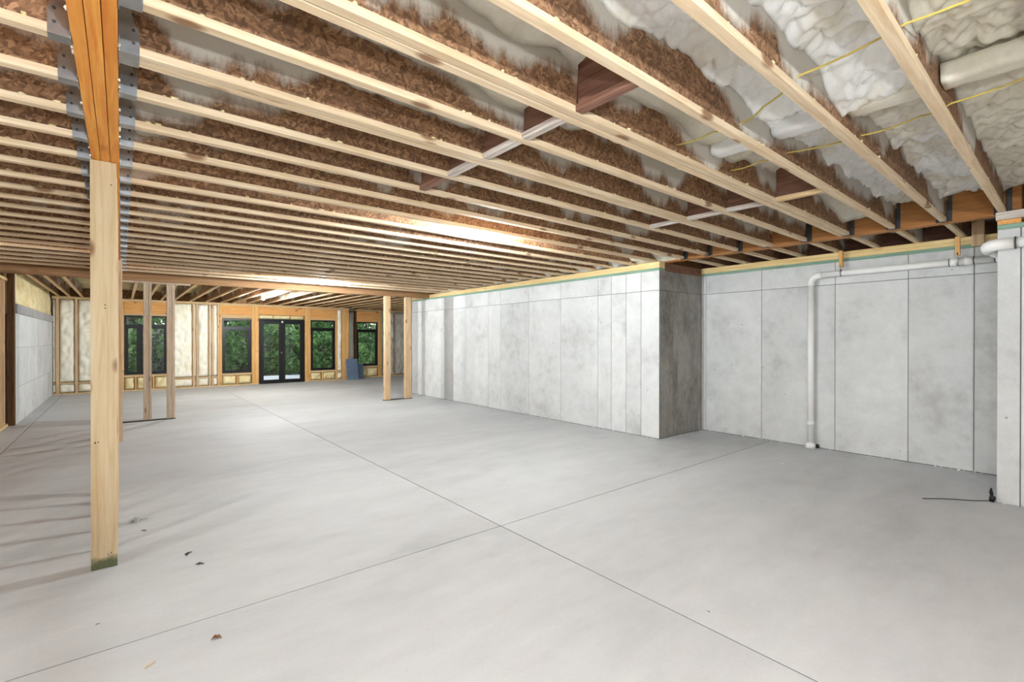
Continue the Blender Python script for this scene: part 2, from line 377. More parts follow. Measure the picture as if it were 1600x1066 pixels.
bbox(XW+.0, XW+.14, .40, YN+.0, 2.453, 2.494, .002).obj('block', 'plank_x', o); bbox(XW+.0, XW+.14, -4.2, .36, 2.453, 2.494, .002).obj('plate', 'plate_y', o)
bbox(XW-.01, XW+.14, -4.2, YN+.01, 2.496, JZ-.002, .002).obj('plate', 'white_wood', o)
# rim boards behind the joist ends
struct(box(XW+.15, XW+.18, YC+.2, 11.4, JZ, ZT).obj('trim_5', 'subfloor'), 'strand board rim behind the joist ends on the long wall')
struct(box(XW+.15, XR+.37, YC+.16, YC+.19, 2.44, ZT).obj('trim_7', 'subfloor'), 'rim board above the return wall')
struct(box(XR+.34, XR+.37, -.4, YC+.2, 2.44, ZT).obj('trim_6', 'dark_wood'), 'dark rim board behind the recess sill')

struct(box(-1.38, 6.34, YF+.12, YF+.138, JZ, ZT).obj('trim_8', 'subfloor'), 'strand board rim over the window wall')
struct(box(6.36, 9.0, Y4_+.12, Y4_+.138, JZ, ZT).obj('trim_9', 'subfloor'), 'strand board rim over the set back window')
# ---------------------------------------------------------------- joists
def joist_mesh(L, along='x', web='web'):
    k = (round(L, 3), along, web)
    if k not in joist_mesh.c:
        fl_ = 'flange' if along == 'x' else 'flange_y'
        def mk(nm, x0, x1, y0, y1, z0, z1, mat, bev):
            m = MB()
            if along == 'y': x0, x1, y0, y1 = y0, y1, x0, x1
            (m.bbox(x0, x1, y0, y1, z0, z1, .002) if bev else m.box(x0, x1, y0, y1, z0, z1)); return m.mesh(nm, mat)
        joist_mesh.c[k] = (mk('bottom_flange', 0, L, -FW, 0, 0, FH, fl_, 1), mk('web', 0, L, -FW/2-.005, -FW/2+.005, FH, JH-FH, web, 0), mk('top_flange', 0, L, -FW, 0, JH-FH, JH-.001, fl_, 0))
    return joist_mesh.c[k]
joist_mesh.c = {}
def joist(x0, x1, y, label, group, along='x', web='web', rz=SK, z=JZ):
    e = empty('wooden_joist', label, 'joist', (x0, y, z), rz, group)
    for nm, me in zip(('bottom_flange', 'web', 'top_flange'), joist_mesh(x1-x0, along, web)): link(nm, me, e)
    return e
YJ = [.082, .484, .879, 1.267, 1.657, 2.066, 2.497, 2.850, 3.25, 3.607, 4.017, 4.407, 4.797, 5.147, 5.517, 5.887, 6.30, 6.67, 7.07, 7.49, 7.91, 8.33, 8.72, 9.16, 9.63, 10.08]
DBL = {4: 1.711, 6: 2.443}           # second joist beside the first
BX0, BX1 = -.142, -.006              # beam
HX0, HX1 = 6.10, 6.22                # flush header over the recess
j_all = []
for i, y in enumerate(YJ):
    rec = y < YC
    x1 = HX0-.002 if rec else XW+.148
    web = 'web' if i < 9 else 'web_clean'
    nm = ORD[max(0, i-1)]
    joist(BX1+.001, x1, y, (f'tan wooden I-joist right of the orange beam, {nm} from the camera' if i else 'tan wooden I-joist overhead just past the right edge'), 'joists right of the orange beam', web=web)
    j_all.append(y)
    if i in DBL:
        joist(BX1+.001, x1, DBL[i], f'wooden I-joist doubled against the {nm} joist right of the beam', 'joists right of the orange beam', web=web)
    if rec and y > .4:
        joist(HX1+.002, XR+.30, y+.06, f'short wooden I-joist over the recess sill, {ORD[i-1]} from the right', 'short joists over the recess', web='web')
YL = [2.466, 2.85, 3.25, 3.625, 4.0, 4.375, 4.755, 5.12, 5.50, 5.87, 6.28, 6.65, 7.05, 7.47, 7.89, 8.31, 8.70, 9.14, 9.61, 10.06]
for i, y in enumerate(YL):
    joist(-4.18, BX0-.001, y-SK*4.04, f'tan wooden I-joist left of the orange beam, {ORD[i]} from the camera', 'joists left of the orange beam', web='web_clean')
XF = [-1.24, -1.03, -.78, -.40, -.06, .26, .62, .92, 1.22, 1.62, 2.02, 2.42, 2.72, 3.12, 3.60, 4.06, 4.46, 4.86, 5.26, 5.66, 6.06, 6.46, 6.86, 7.26, 7.66, 8.06, 8.46, 8.86]
for i, x in enumerate(XF):
    y0 = HY+.094 if x < 6.0 else 11.56
    joist(x, x+YF+.14-y0, y0, f'pale wooden I-joist running to the window wall, {ORD[i]} from the left', 'joists over the window bay', 'y', 'web_clean', 0) if 0 else None
    e = empty('wooden_joist', f'pale wooden I-joist running to the window wall, {ORD[i]} from the left', 'joist', (x, y0, JZ), 0, 'joists over the window bay')
    for nm, me in zip(('bottom_flange', 'web', 'top_flange'), joist_mesh(YF+.5-y0, 'y', 'web_clean')): link(nm, me, e)

for o in [o for o in bpy.data.objects if o.get('group') in ('joists right of the orange beam', 'joists left of the orange beam')]:
    if not .4 < o.location.y < 7.5: continue
    m = MB(); rr = random.Random(int(o.location.y*1000)); Lm = 6.0 if o.location.x > -1 else 4.0
    for k in range(16 if o.location.x > -1 else 12):
        r = rr.uniform(.003, .008); m.ball((Lm*rr.random() if o.location.x > -1 else Lm-2*rr.random(), -FW+rr.uniform(.001, .012), FH+r*.6), r*rr.uniform(1, 3), r, r, 6, 4, .3, rr)
    m.obj('foam_crumbs', 'foam_yellow', o)['kind'] = 'stuff'
# beams
e = empty('ceiling_beam', 'orange three-ply laminated beam resting on the foreground post', 'beam', (0, 0, JZ))
for k in range(3):
    x0 = BX0+.0453*k
    bbox(x0+.0012, x0+.0437, -4.1, HY-.002, -.002*(k == 1), JH-.002, .0025).obj('ply', 'beam', e)
cr = MB()
for k in range(46):
    yy = R.uniform(.4, 4.2); sx = R.choice((BX0-.002, BX1+.002)); cr.ball((sx, yy, R.uniform(0, .012)), .005, R.uniform(.006, .018), .006, 6, 4, .3)
c_ = cr.obj('foam_crumbs', 'foam', e); c_['kind'] = 'stuff'
e = empty('header_beam', 'long brown laminated header beam crossing before the window bay', 'beam', (0, HY, 2.468))
for k in range(2): bbox(-4.18, 6.13, .046*k, .046*k+.045, 0, .38, .003).obj('ply', 'lvl_x', e)
e = empty('flush_header', 'brown laminated header set between joists over the recess', 'beam', (HX0, YN, JZ-.004))
for k in range(3): bbox(.04*k, .04*k+.039, -.14, YC-YN-.01, 0, JH-.01, .002).obj('ply', 'lvl_y', e)

# joist hangers: galvanized U seats on both sides of the beam
def hanger(x, y, side, label, group, wide=0.0):
    e = empty('joist_hanger', label, 'bracket', (x, y, JZ), 0, group); s = side; y1 = .002; y0 = -FW-.002-wide
    L = .064
    xs = sorted((0, s*L))
    m = MB().box(xs[0], xs[1], y0-.001, y1+.001, -.004, -.0015)
    m.obj('seat', 'steel', e)
    for ya, yb in ((y0-.003, y0-.001), (y1+.001, y1+.003)):
        # tapered side plate
        m = MB(); p = [(0, .0-.004), (L, -.004), (L, .085), (.045, .13), (.036, .20), (.012, .25), (0, .25)]
        v = [(s*a, ya, b_) for a, b_ in p]+[(s*a, yb, b_) for a, b_ in p]; n = len(p)
        m.v = v; m.f = [tuple(range(n)), tuple(range(2*n-1, n-1, -1))]+[(i, (i+1) % n, n+(i+1) % n, n+i) for i in range(n)]
        m.obj('side_plate', 'steel', e)
    m = MB()
    for ya, yb in ((y0-.036, y0-.003), (y1+.003, y1+.036)): m.box(min(0, s*.003), max(0, s*.003), ya, yb, .0, .26)
    m.obj('face_flange', 'steel', e)
    nl = MB()
    for zz in (.04, .09, .15):
        nl.tube([(s*.045, y0-.0035, zz), (s*.045, y0-.008, zz)], .006, 6)
    nl.obj('nail_heads', 'pvc_dark', e)['kind'] = 'stuff'
for i, y in enumerate(YJ):
    if i < 5: continue
    wide = .05 if i in DBL else 0
    yy = max(y, DBL.get(i, y))
    hanger(BX1+.0005, yy, 1, f'galvanized joist hanger on the right face of the orange beam, {ORD[i-5]} from the camera', 'hangers on the right beam face', wide)
for i, y in enumerate(YL):
    if i > 10: break
    hanger(BX0-.0005, y, -1, f'galvanized joist hanger on the left face of the orange beam, {ORD[i]} from the camera', 'hangers on the left beam face')
for i, y in enumerate(YJ):
    if y < YC and i > 0:
        m = MB().box(-.003, 0, .002, .034, .0, .26).box(-.003, 0, -FW-.034, -FW-.002, .0, .26).box(-.05, 0, .001, .003, -.003, .2).box(-.05, 0, -FW-.003, -FW-.001, -.003, .2).box(-.05, 0, -FW-.002, .002, -.004, -.001)
        tag(m.obj('joist_hanger', 'pvc_dark', None, (HX0-.001, y+SK*6.1, JZ)), f'dark joist hanger on the flush header over the recess, {ORD[i-1]} from the right', 'bracket', 'hangers on the recess header')

# blocking rows between the joists
def jy(i, x): return (YJ[i]+SK*x)
names1 = {3: ('dark_wood', 'dark red wood blocking between the doubled joist and the near joist, upper of its row'), 4: ('white_wood', 'white-smeared wood blocking, second of the long row nearest the camera'),
          5: ('white_wood', 'white-smeared wood blocking, third of the row nearest the camera'), 6: ('white_wood', 'whitish wood blocking, fourth of the row nearest the camera'), 7: ('dark_wood', 'reddish wood blocking ending the row nearest the camera')}
def blocking(i, x, mat, label, group):
    ya = jy(i, x)+.001 if i not in DBL else max(jy(i, x), DBL[i]+SK*x)+.001
    j = i+1; yb = (min(YJ[j], DBL.get(j, 99))+SK*x)-FW-.001
    e = empty('joist_blocking', label, 'blocking', (x, ya, JZ), 0, group)
    ya_, yb_ = 0, yb-ya
    bbox(0, .05, ya_, yb_, .001, FH, .002).obj('bottom_flange', mat, e)
    box(.018, .03, ya_, yb_, FH, JH-FH).obj('web', 'dark_wood', e); box(0, .05, ya_, yb_, JH-FH, JH-.002).obj('top_flange', 'dark_wood', e)
for i, (m_, lb) in names1.items(): blocking(i, 1.735, m_, lb, 'blocking row nearer the beam')
for n_, i in enumerate((3, 4, 5, 6)):
    blocking(i, 4.12, ('flange_y', 'white_wood', 'white_wood', 'white_wood')[n_], ('tan', 'white-edged', 'white', 'bright white')[n_]+' wood blocking in the row nearer the recess, '+ORD[n_]+' from the right', 'blocking row nearer the recess')
# foam-coated blocks high in the right bays
for n_, i in enumerate((0, 1, 2, 3)):
    ya = jy(i, 3.1)-.018; yb = jy(i+1, 3.1)-FW+.012
    if i+1 in DBL: yb = jy(i+1, 3.1)-FW+.012
    m = MB(); nseg = 24; ny = 14; rnd = random.Random(i)
    for a in range(ny+1):
        yy = ya+(yb-ya)*a/ny
        for k in range(nseg):
            an = 2*math.pi*k/nseg; cx, cz = math.cos(an), math.sin(an)
            q = 1/((abs(cx)/.075)**6+(abs(cz)/.05)**6)**(1/6); q *= 1+(.03 if i == 2 else .09)*noise.noise(Vector((cx*2+i*9, cz*2, yy*14)))
            m.v.append((3.16+cx*q, yy, 2.745+cz*q))
    for a in range(ny):
        for k in range(nseg): m.sm.add(len(m.f)); m.f.append((a*nseg+k, (a+1)*nseg+k, (a+1)*nseg+(k+1) % nseg, a*nseg+(k+1) % nseg))
    m.f.append(tuple(range(nseg))); m.f.append(tuple(range(ny*nseg, (ny+1)*nseg))[::-1])
    tag(m.obj('foam_coated_block', 'white' if i == 2 else 'foam_white' if i == 3 else 'foam'), 'white foam-coated block high between the joists at upper right, '+ORD[n_]+' from the right', 'blocking', 'foam-coated blocks')

# ---------------------------------------------------------------- sprayed foam under the subfloor (pieces of the ceiling)
fo = tag(link('spray_foam', None), 'cream sprayed foam insulation between the joists under the subfloor', 'insulation', None, 'stuff')
def bay_foam(x0, x1, y0, y1, seed, base, amp, sc, res, mat, hang=.05, endx=None, fine=0.0, heap=None):
    def fn(u, v):
        d = min(v-y0, y1-v); ed = .3+.7*min(1, d/.07); t = base+amp*ed*billow(u, v, sc, seed)+.03*noise.noise(Vector((u*2.2, v*2.2, seed*5.1)))
        t += hang*max(0, noise.noise(Vector((u*1.1+seed*7, v*.7, seed))))*1.6
        t += (.055+.02*(fine > 0))*math.exp(-d/.05)*(1+.9*noise.noise(Vector((u*4, d*3, seed*3))))
        if fine: t += fine*ed*(billow(u+.02*noise.noise(Vector((u*12, v*12, seed))), v+.02*noise.noise(Vector((u*12, v*12, seed+5))), 15, seed+9)-.35)
        if heap is not None: t += .13*math.exp(-((u-heap)/.2)**4)
        if endx is not None: t += .33*max(0, 1-(endx-u)/.40)**1.1*(1+.4*noise.noise(Vector((u*8, v*8, seed))))
        return max(.02, min(.354 if endx is not None else .33, t))
    return heightfield(x0, x1, y0, y1, res, fn, lambda u, v, t: (u, v+SK*u, ZT-.002-t), 'foam_bay', mat, fo)
yy = [-.32]+YJ
for i in range(1, len(yy)):
    y0 = yy[i-1]; j = i-1
    if (i-2) in DBL: y0 = max(y0, DBL[i-2])
    y1 = yy[i]
    if j in DBL: y1 = min(y1, DBL[j])
    y0 -= FW/2-.006; y1 -= FW/2+.006
    near = i <= 4; x1 = HX0-.01 if yy[i] < YC else XW+.14
    if near: bay_foam(.1, x1, y0, y1, i, .035, .06, 7.5, .0145, 'foam_white' if i in (3, 4) else 'foam', .06, None, .052, 2.95 if i == 3 else None)
    elif i <= 12: bay_foam(0, x1, y0, y1, i, .06, .05, 10, .035, 'foam', .12, None if yy[i] < YC else x1)
    else: bay_foam(0, x1, y0, y1, i, .06, .05, 9, .07, 'foam_white', .10, x1)
for i in range(1, len(YL)):
    heightfield(-4.1, BX0-.02, YL[i-1]-FW/2+.007, YL[i]-FW/2-.007, .08, tfoam(i+40, .06, .06, 9), lambda u, v, t: (u, v+SK*u, ZT-.002-t), 'foam_bay', 'foam', fo)
for i in range(1, len(XF)):
    x0 = XF[i-1]-FW/2+.007; x1 = XF[i]-FW/2-.007
    if x1-x0 > .1: heightfield(11.6, YF+.1, x0, x1, .09, tfoam(i+80, .06, .07, 9), lambda u, v, t: (v, u, ZT-.002-t), 'foam_bay', 'foam_yellow', fo)
for i in range(2, 10):
    if YJ[i] < YC: heightfield(HX1+.01, XR+.33, YJ[i-1]+.06-FW/2+.02, YJ[i]+.06-FW/2-.02, .05, tfoam(i+120, .08, .08, 9), lambda u, v, t: (u, v+SK*.5, ZT-.002-t), 'foam_bay', 'foam', fo)

# ---------------------------------------------------------------- foreground post and the stud wall behind it
e = empty('wooden_post', 'pale pine built-up post in the left foreground under the orange beam', 'post', (-.085, 3.945, 0))
for k in range(3): bbox(-.0635, .0635-.002*(k == 2), .0383*k, .0383*k+.0377, 0, JZ-.003, .003).obj('ply', 'post', e)
nm = MB()
for zz in (.09, .10, .82, .83, 1.62, 1.63, 2.35): nm.tube([(R.uniform(-.045, .045), -.0012, zz), (R.uniform(-.01, .01)*0+nm.v[-1][0] if nm.v else 0, .0, zz)], .004, 6)
nm = MB()
for zz in (.085, .092, .80, .795, .80, 1.66, 1.64, 2.42):
    xx = R.uniform(-.045, .045); nm.tube([(xx, -.001, zz), (xx, .002, zz)], .0042, 6)
nm.obj('nail_heads', 'dark_litter', e)['kind'] = 'stuff'
for n_, y in enumerate((4.30, 4.72, 5.12, 5.50, 5.78, 5.84, 8.70, 9.1)):
    x0 = -.11 if y < 8 else -.09
    tag(bbox(x0, x0+.09 if y < 8 else .012, y, y+.038, 0, JZ-.004, .002).obj('wall_stud', 'stud'), f'pine stud under the beam hidden behind the foreground post, {ORD[n_]} from the camera', 'stud', 'studs under the beam')

def built_post(x0, x1, y0, y1, z1, label, plies, mat, group):
    e = empty('wooden_post', label, 'post', ((x0+x1)/2, y0, .012), 0, group); w_ = (x1-x0)/plies
    for k in range(plies):
        bbox(-(x1-x0)/2+w_*k+.0006, -(x1-x0)/2+w_*(k+1)-.0006, .004*(k % 2), y1-y0, 0, z1-.012, .002).obj('stud', mat if isinstance(mat, str) else mat[k], e)
    return e
GP = 'posts under the far header'
built_post(.30, .417, 10.62, 10.66, 2.435, 'weathered grey post under far header, in front of the left window', 3, 'stud_grey', GP)
built_post(.632, .755, 10.60, 10.66, 2.435, 'grey post under far header, right edge of the left window', 3, 'stud_grey', GP)
built_post(-.10, -.02, 10.62, 10.70, 2.435, 'pine post under far header just behind foreground post', 2, 'stud', GP)
built_post(4.80, 4.935, 10.56, 10.67, 2.465, 'pale pine post under far header, left of two near the long wall', 3, 'stud', GP)
built_post(5.32, 5.475, 10.56, 10.65, 2.465, 'tan pine post under far header, against the long concrete wall', 2, 'stud', GP)
tag(bbox(-.1, 1.0, 10.60, 10.69, 2.436, 2.466, .002).obj('top_plate', 'stud_grey'), 'grey plate under the left part of the far header', 'plate')
tag(bbox(-.1, .76, 10.58, 10.69, 0, .011, .001).obj('sill_strip', 'joint'), 'dark strip on floor under the grey header posts', 'strip')
tag(bbox(4.78, 5.5, 10.55, 10.68, 0, .011, .001).obj('sill_strip', 'joint'), 'dark strip on floor across the opening by long wall', 'strip')

# left stud wall at the frame edge
e = empty('stud_wall', 'open pine stud wall at the left frame edge under the header', 'partition', (-1.46, 0, 0))
bbox(-.14, 0, 5.0, 11.62, 0, .04, .003).obj('bottom_plate', 'plate_y', e); bbox(-.14, 0, 5.0, 11.62, 2.41, 2.455, .003).obj('top_plate', 'plate_y', e)
for y in (5.2, 5.9, 6.6, 7.3, 8.0, 8.7, 9.4, 10.1, 10.75, 11.15, 11.56): bbox(-.14, 0, y, y+.04, .04, 2.41, .002).obj('stud', 'stud', e)
box(-.155, -.141, 5.0, 11.62, 0, 2.5).obj('sheathing', 'subfloor', e)
tag(bbox(-1.47, -1.385, 11.44, 11.548, 0, 2.9, .003).obj('corner_post', 'dark_post'), 'fir post with painted-in shade between left stud wall and concrete wall', 'post')

# ---------------------------------------------------------------- window wall
wf = struct(box(-1.6, 9.2, 17.6, 17.62, -.1, -.05).obj('wall_far', 'exterior'), 'far framed wall with black windows, fir studs and cream foam')
OPEN = [(.06, 1.04, .45, 2.11), (2.40, 3.21, .39, 2.07), (3.42, 4.83, 0, 2.105), (5.02, 5.86, .37, 2.10)]
YS0, YS1 = YF+.14, YF+.16
def sheath(x0, x1, z0, z1, y0=YS0, y1=YS1): box(x0, x1, y0, y1, z0, z1).obj('sheathing', 'exterior', wf)
xs = -1.6
for (a, b_, c_, d_) in OPEN:
    sheath(xs, a, 0, ZT)
    if c_ > 0: sheath(a, b_, 0, c_)
    sheath(a, b_, d_, ZT); xs = b_
sheath(xs, 6.36, 0, ZT)
box(6.34, 6.36, YF+.16, 17.56, 0, ZT).obj('sheathing', 'exterior', wf)
Y4 = 17.4
sheath(6.36, 6.78, 0, ZT, Y4+.14, Y4+.16); sheath(6.78, 7.62, 0, .44, Y4+.14, Y4+.16); sheath(6.78, 7.62, 2.09, ZT, Y4+.14, Y4+.16); sheath(7.62, 9.2, 0, ZT, Y4+.14, Y4+.16)
def ws(x0, x1, z0, z1, mat='stud_orange', nm='stud', y=YF, d=.139): bbox(x0, x1, y, y+d, z0, z1, .002).obj(nm, mat, wf)
ws(-1.38, 3.42, 0, .04, 'plate_x', 'bottom_plate'); ws(4.83, 6.34, 0, .04, 'plate_x', 'bottom_plate'); ws(6.4, 9.0, 0, .04, 'plate_x', 'bottom_plate', Y4)
ws(-1.38, 6.34, 2.50, 2.54, 'plate_x', 'top_plate'); ws(6.36, 9.0, 2.50, 2.54, 'plate_x', 'top_plate', Y4)
ws(-1.38, 6.34, 2.541, JZ-.001, 'plate_x', 'top_plate'); ws(6.36, 9.0, 2.541, JZ-.001, 'plate_x', 'top_plate', Y4)
full = [(-1.31, -1.25), (-.945, -.89), (-.52, -.47), (-.1, -.04), (1.10, 1.15), (1.64, 1.69), (1.73, 1.77), (2.05, 2.09), (2.13, 2.165), (2.28, 2.32)]
for a, b_ in full: ws(a, b_, .04, 2.5, 'stud')
for a, b_ in ((-.038, .055), (1.045, 1.098), (2.325, 2.395), (3.215, 3.30), (3.305, 3.415), (4.835, 4.92), (4.925, 5.015), (5.865, 5.92), (6.10, 6.20), (6.205, 6.335)): ws(a, b_, .04, 2.5, 'stud_orange')
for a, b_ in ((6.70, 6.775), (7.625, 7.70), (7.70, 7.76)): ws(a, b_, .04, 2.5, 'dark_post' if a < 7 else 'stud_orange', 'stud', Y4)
for a, b_ in ((7.84, 7.88), (8.3, 8.34), (8.75, 8.79)): ws(a, b_, .04, 2.5, 'stud_grey', 'stud', Y4)
for a, b_, z0 in ((.058, 1.042, 2.115), (2.398, 3.212, 2.155), (5.018, 5.862, 2.105)):   # header planks over the windows
    h = (2.498-z0)/2
    ws(a, b_, z0+.05, 2.498, 'plank_x', 'header_plank', YF-.004); ws(a, b_, z0, z0+.048, 'plate_x', 'header_plate', YF+.004)
ws(3.418, 4.832, 2.24, 2.498, 'plank_x', 'header_plank', YF-.004)
ws(6.778, 7.622, 2.10, 2.498, 'plank_x', 'header_plank', Y4-.004)
ws(2.398, 3.212, 2.10, 2.15, 'plate_x', 'header_plate', YF+.004)
for a, b_, z1 in ((.058, 1.042, .445), (2.398, 3.212, .385), (5.018, 5.862, .365)): ws(a, b_, z1-.06, z1, 'plate_x', 'sill_plate', YF+.002)
ws(6.778, 7.622, .38, .438, 'plate_x', 'sill_plate', Y4+.002)
def wfoam(x0, x1, z0, z1, seed, mat='foam_wall', base=.10, amp=.06, sc=11, y=YS0, res=.032, sz=.5):
    def fn(u, v):
        d = min(u-x0, x1-u, v-z0, z1-v)
        return max(.02, (base+amp*billow(u, v*sz, sc, seed)+.03*noise.noise(Vector((u*5, v*4, seed))))*(1-.55*math.exp(-d/.02)))
    heightfield(x0, x1, z0, z1, res, fn, lambda u, v, t: (u, y-t, v), 'foam_panel', mat, wf)
sd = 200
cols = [(-1.375, -1.312), (-1.248, -.947), (-.888, -.522), (-.468, -.102), (1.152, 1.638), (1.771, 2.048), (1.692, 1.728), (2.167, 2.278), (2.092, 2.128), (5.922, 6.098)]
for a, b_ in cols:
    sd += 1; wfoam(a, b_, .32, 2.495, sd); sd += 1; wfoam(a, b_, .045, .27, sd)
    ws(a, b_, .272, .312, 'plate_x', 'blocking', YF+.03, .1)
for a, b_, z1 in ((.06, .28, .38), (.34, .68, .38), (.74, 1.04, .38), (2.41, 2.78, .32), (2.83, 3.20, .32), (5.03, 5.38, .30), (5.44, 5.85, .30)):
    sd += 1; wfoam(a, b_, .045, z1, sd, 'foam_yellow', .12, .06, 7, sz=1)
for x in (.31, .71, 2.805, 5.41): ws(x-.02, x+.02, .04, .39-.03*(x > 2), 'stud_orange', 'cripple_stud', YF+.004)
for a, b_ in ((3.44, 3.86), (3.88, 4.38), (4.40, 4.81)): sd += 1; wfoam(a, b_, 2.11, 2.235, sd, 'foam_yellow', .12, .04, 9, sz=1)
wfoam(6.42, 6.70, .045, 2.49, 301, 'foam_grey', .10, .05, 9, Y4+.14); wfoam(6.79, 7.18, .045, .37, 302, 'foam_yellow', .11, .06, 7, Y4+.14, sz=1); wfoam(7.2, 7.61, .045, .37, 303, 'foam_yellow', .11, .06, 7, Y4+.14, sz=1)
for a, b_ in ((7.765, 7.838), (7.882, 8.298), (8.342, 8.748)): sd += 1; wfoam(a, b_, .045, 2.49, sd, 'foam_grey', .1, .06, 10, Y4+.14)

def pane(x0, x1, z0, z1, y, parent): box(x0, x1, y, y+.006, z0, z1).obj('pane', 'glass', parent)
def bar(m, x0, x1, z0, z1, y, d=.07): m.bbox(x0, x1, y, y+d, z0, z1, .003)
def window(n, x0, x1, z0, z1, y, zt, label, vert=None):
    o = struct(link(f'window_{n}', None), label); f_ = .045; m = MB()
    bar(m, x0, x0+f_, z0, z1, y); bar(m, x1-f_, x1, z0, z1, y); bar(m, x0+f_, x1-f_, z0, z0+f_, y); bar(m, x0+f_, x1-f_, z1-f_*.8, z1, y)
    m.obj('window_frame', 'black', o)
    m = MB(); bar(m, x0+f_, x1-f_, zt-.04, zt+.04, y+.004); m.obj('transom_bar', 'black', o)
    pane(x0+f_, x1-f_, zt+.04, z1-f_*.8, y+.035, o)
    m = MB(); s_ = .04    # lower sash
    xa, xb, za, zb = x0+f_, x1-f_, z0+f_, zt-.04
    bar(m, xa, xa+s_, za, zb, y+.012, .05); bar(m, xb-s_, xb, za, zb, y+.012, .05); bar(m, xa+s_, xb-s_, za, za+.03, y+.012, .05); bar(m, xa+s_, xb-s_, zb-.03, zb, y+.012, .05)
    if vert: bar(m, vert-.07, vert+.07, za+.03, zb-.03, y+.010, .052)
    o2 = m.obj('sash', 'black', o)
    if vert: pane(xa+s_, vert-.07, za+.03, zb-.03, y+.036, o2); pane(vert+.07, xb-s_, za+.03, zb-.03, y+.036, o2)
    else: pane(xa+s_, xb-s_, za+.03, zb-.03, y+.036, o2)
    return o
window(1, .065, 1.035, .455, 2.105, YF+.05, 1.82, 'wide black window behind the grey posts at far left', .40)
window(2, 2.405, 3.205, .395, 2.065, YF+.05, 1.80, 'black window left of the glass double door')
window(3, 5.025, 5.855, .375, 2.095, YF+.05, 1.80, 'black window right of the glass double door')
window(4, 6.785, 7.615, .445, 2.085, Y4+.05, 1.78, 'black window set back at the far right by the blue boards')
d = struct(link('door_1', None), 'black double door with tall glass panes in the far wall')
m = MB(); bar(m, 3.425, 3.47, 0, 2.10, YF+.04, .09); bar(m, 4.78, 4.825, 0, 2.10, YF+.04, .09); bar(m, 3.47, 4.78, 2.05, 2.10, YF+.04, .09); bar(m, 3.47, 4.78, 0, .02, YF+.04, .09); m.obj('door_frame', 'black', d)
for a, b_ in ((3.472, 4.122), (4.126, 4.778)):
    m = MB(); st = .095; bar(m, a, a+st, .022, 2.048, YF+.05, .045); bar(m, b_-st, b_, .022, 2.048, YF+.05, .045); bar(m, a+st, b_-st, .022, .12, YF+.05, .045); bar(m, a+st, b_-st, 1.95, 2.048, YF+.05, .045)
    lf = m.obj('door_leaf', 'black', d); pane(a+st, b_-st, .12, 1.95, YF+.07, lf)
    if a < 4:
        k_ = MB().tube([(b_-.03, YF+.05, 1.0), (b_-.03, YF+.02, 1.0)], .02, 10).ball((b_-.03, YF+.01, 1.0), .028, .02, .028); k_.obj('knob', 'steel', lf)
MB().bbox(4.10, 4.15, YF+.035, YF+.04, 1.99, 2.05, .001).obj('sticker', 'white', d)

# boards leaning by the far right window, electrical box
def lean(x0, x1, y0, y1, h, th, label):
    m = MB().quad8([(x0, y0, 0), (x1, y0, 0), (x1, y0+th, 0), (x0, y0+th, 0), (x0, y1, h), (x1, y1, h), (x1, y1+th, h), (x0, y1+th, h)])
    tag(m.obj('insulation_board', 'board'), label, 'board', 'boards leaning on the far wall')
lean(6.20, 6.62, 16.80, 16.93, .74, .03, 'taller blue-grey board leaning on the far wall post')
lean(6.72, 6.95, 17.12, 17.24, .55, .03, 'shorter blue-grey board leaning below the far right window')
e = empty('electrical_box', 'small white electrical box on a far wall stud', 'electrical box', (5.98, YF-.03, 1.0))
bbox(-.05, .05, 0, .03, -.06, .06, .004).obj('box_body', 'white', e); bbox(-.035, .035, -.004, 0, -.045, .045, .001).obj('cover', 'porcelain', e)

# ---------------------------------------------------------------- bulbs, and unseen lamps added for light
def bulb(x, y, z, label, power=1.0):
    BM = emit('bulb_glow', (.905, .965, 1.0), 2600*BULB*power)
    e = empty('ceiling_light', label, 'light', (x, y, z), 0, 'bare bulbs')
    prof = [(.014, .062), (.016, .05), (.024, .03), (.032, .008), (.033, -.004), (.028, -.02), (.016, -.031), (.002, -.035)]
    m = MB(); m.tube([(0, 0, b_) for a, b_ in prof], [a for a, b_ in prof], 16); h = MB(); h.tube([(0, 0, .062), (0, 0, .075), (0, 0, .10), (0, 0, .115)], [.02, .03, .055, .058], 16); h = h.obj('lamp_holder', 'porcelain', e)
    m.obj('bulb', BM, h)
    if z > 2.4: bbox(-.05, .05, -.05, .05, .116, ZT-z, .004).obj('junction_box', 'dark_wood', e)
    else: MB().tube([(0, 0, .115), (0, 0, ZT-z)], .005, 8).obj('cord', 'black', e)
bulb(3.05, 4.10, 2.530, 'lit bare bulb between the joists over the middle of floor', .95)
bulb(2.98, 9.38, 2.525, 'lit bare bulb just before the far header beam')
bulb(2.86, 13.7, 2.50, 'lit bare bulb above the glass double door', 1.3)
bulb(.20, -.95, 2.10, 'unseen stand-in for the flash behind the viewpoint', 1.25)  # unseen lamp added in place of a flash, brightens the near joists
bulb(.13, -.30, 1.75, 'unseen stand-in for the camera flash at the viewpoint', .42)  # unseen lamp standing in for an on-camera flash
bulb(-2.7, 2.6, 2.45, 'unseen fill bulb added in the near left side room', .5)  # unseen lamp added to brighten the floor at left
bulb(-2.8, 8.0, 2.575, 'unseen fill bulb added in the left side room')  # extra unseen lamp, added as fill from the side room

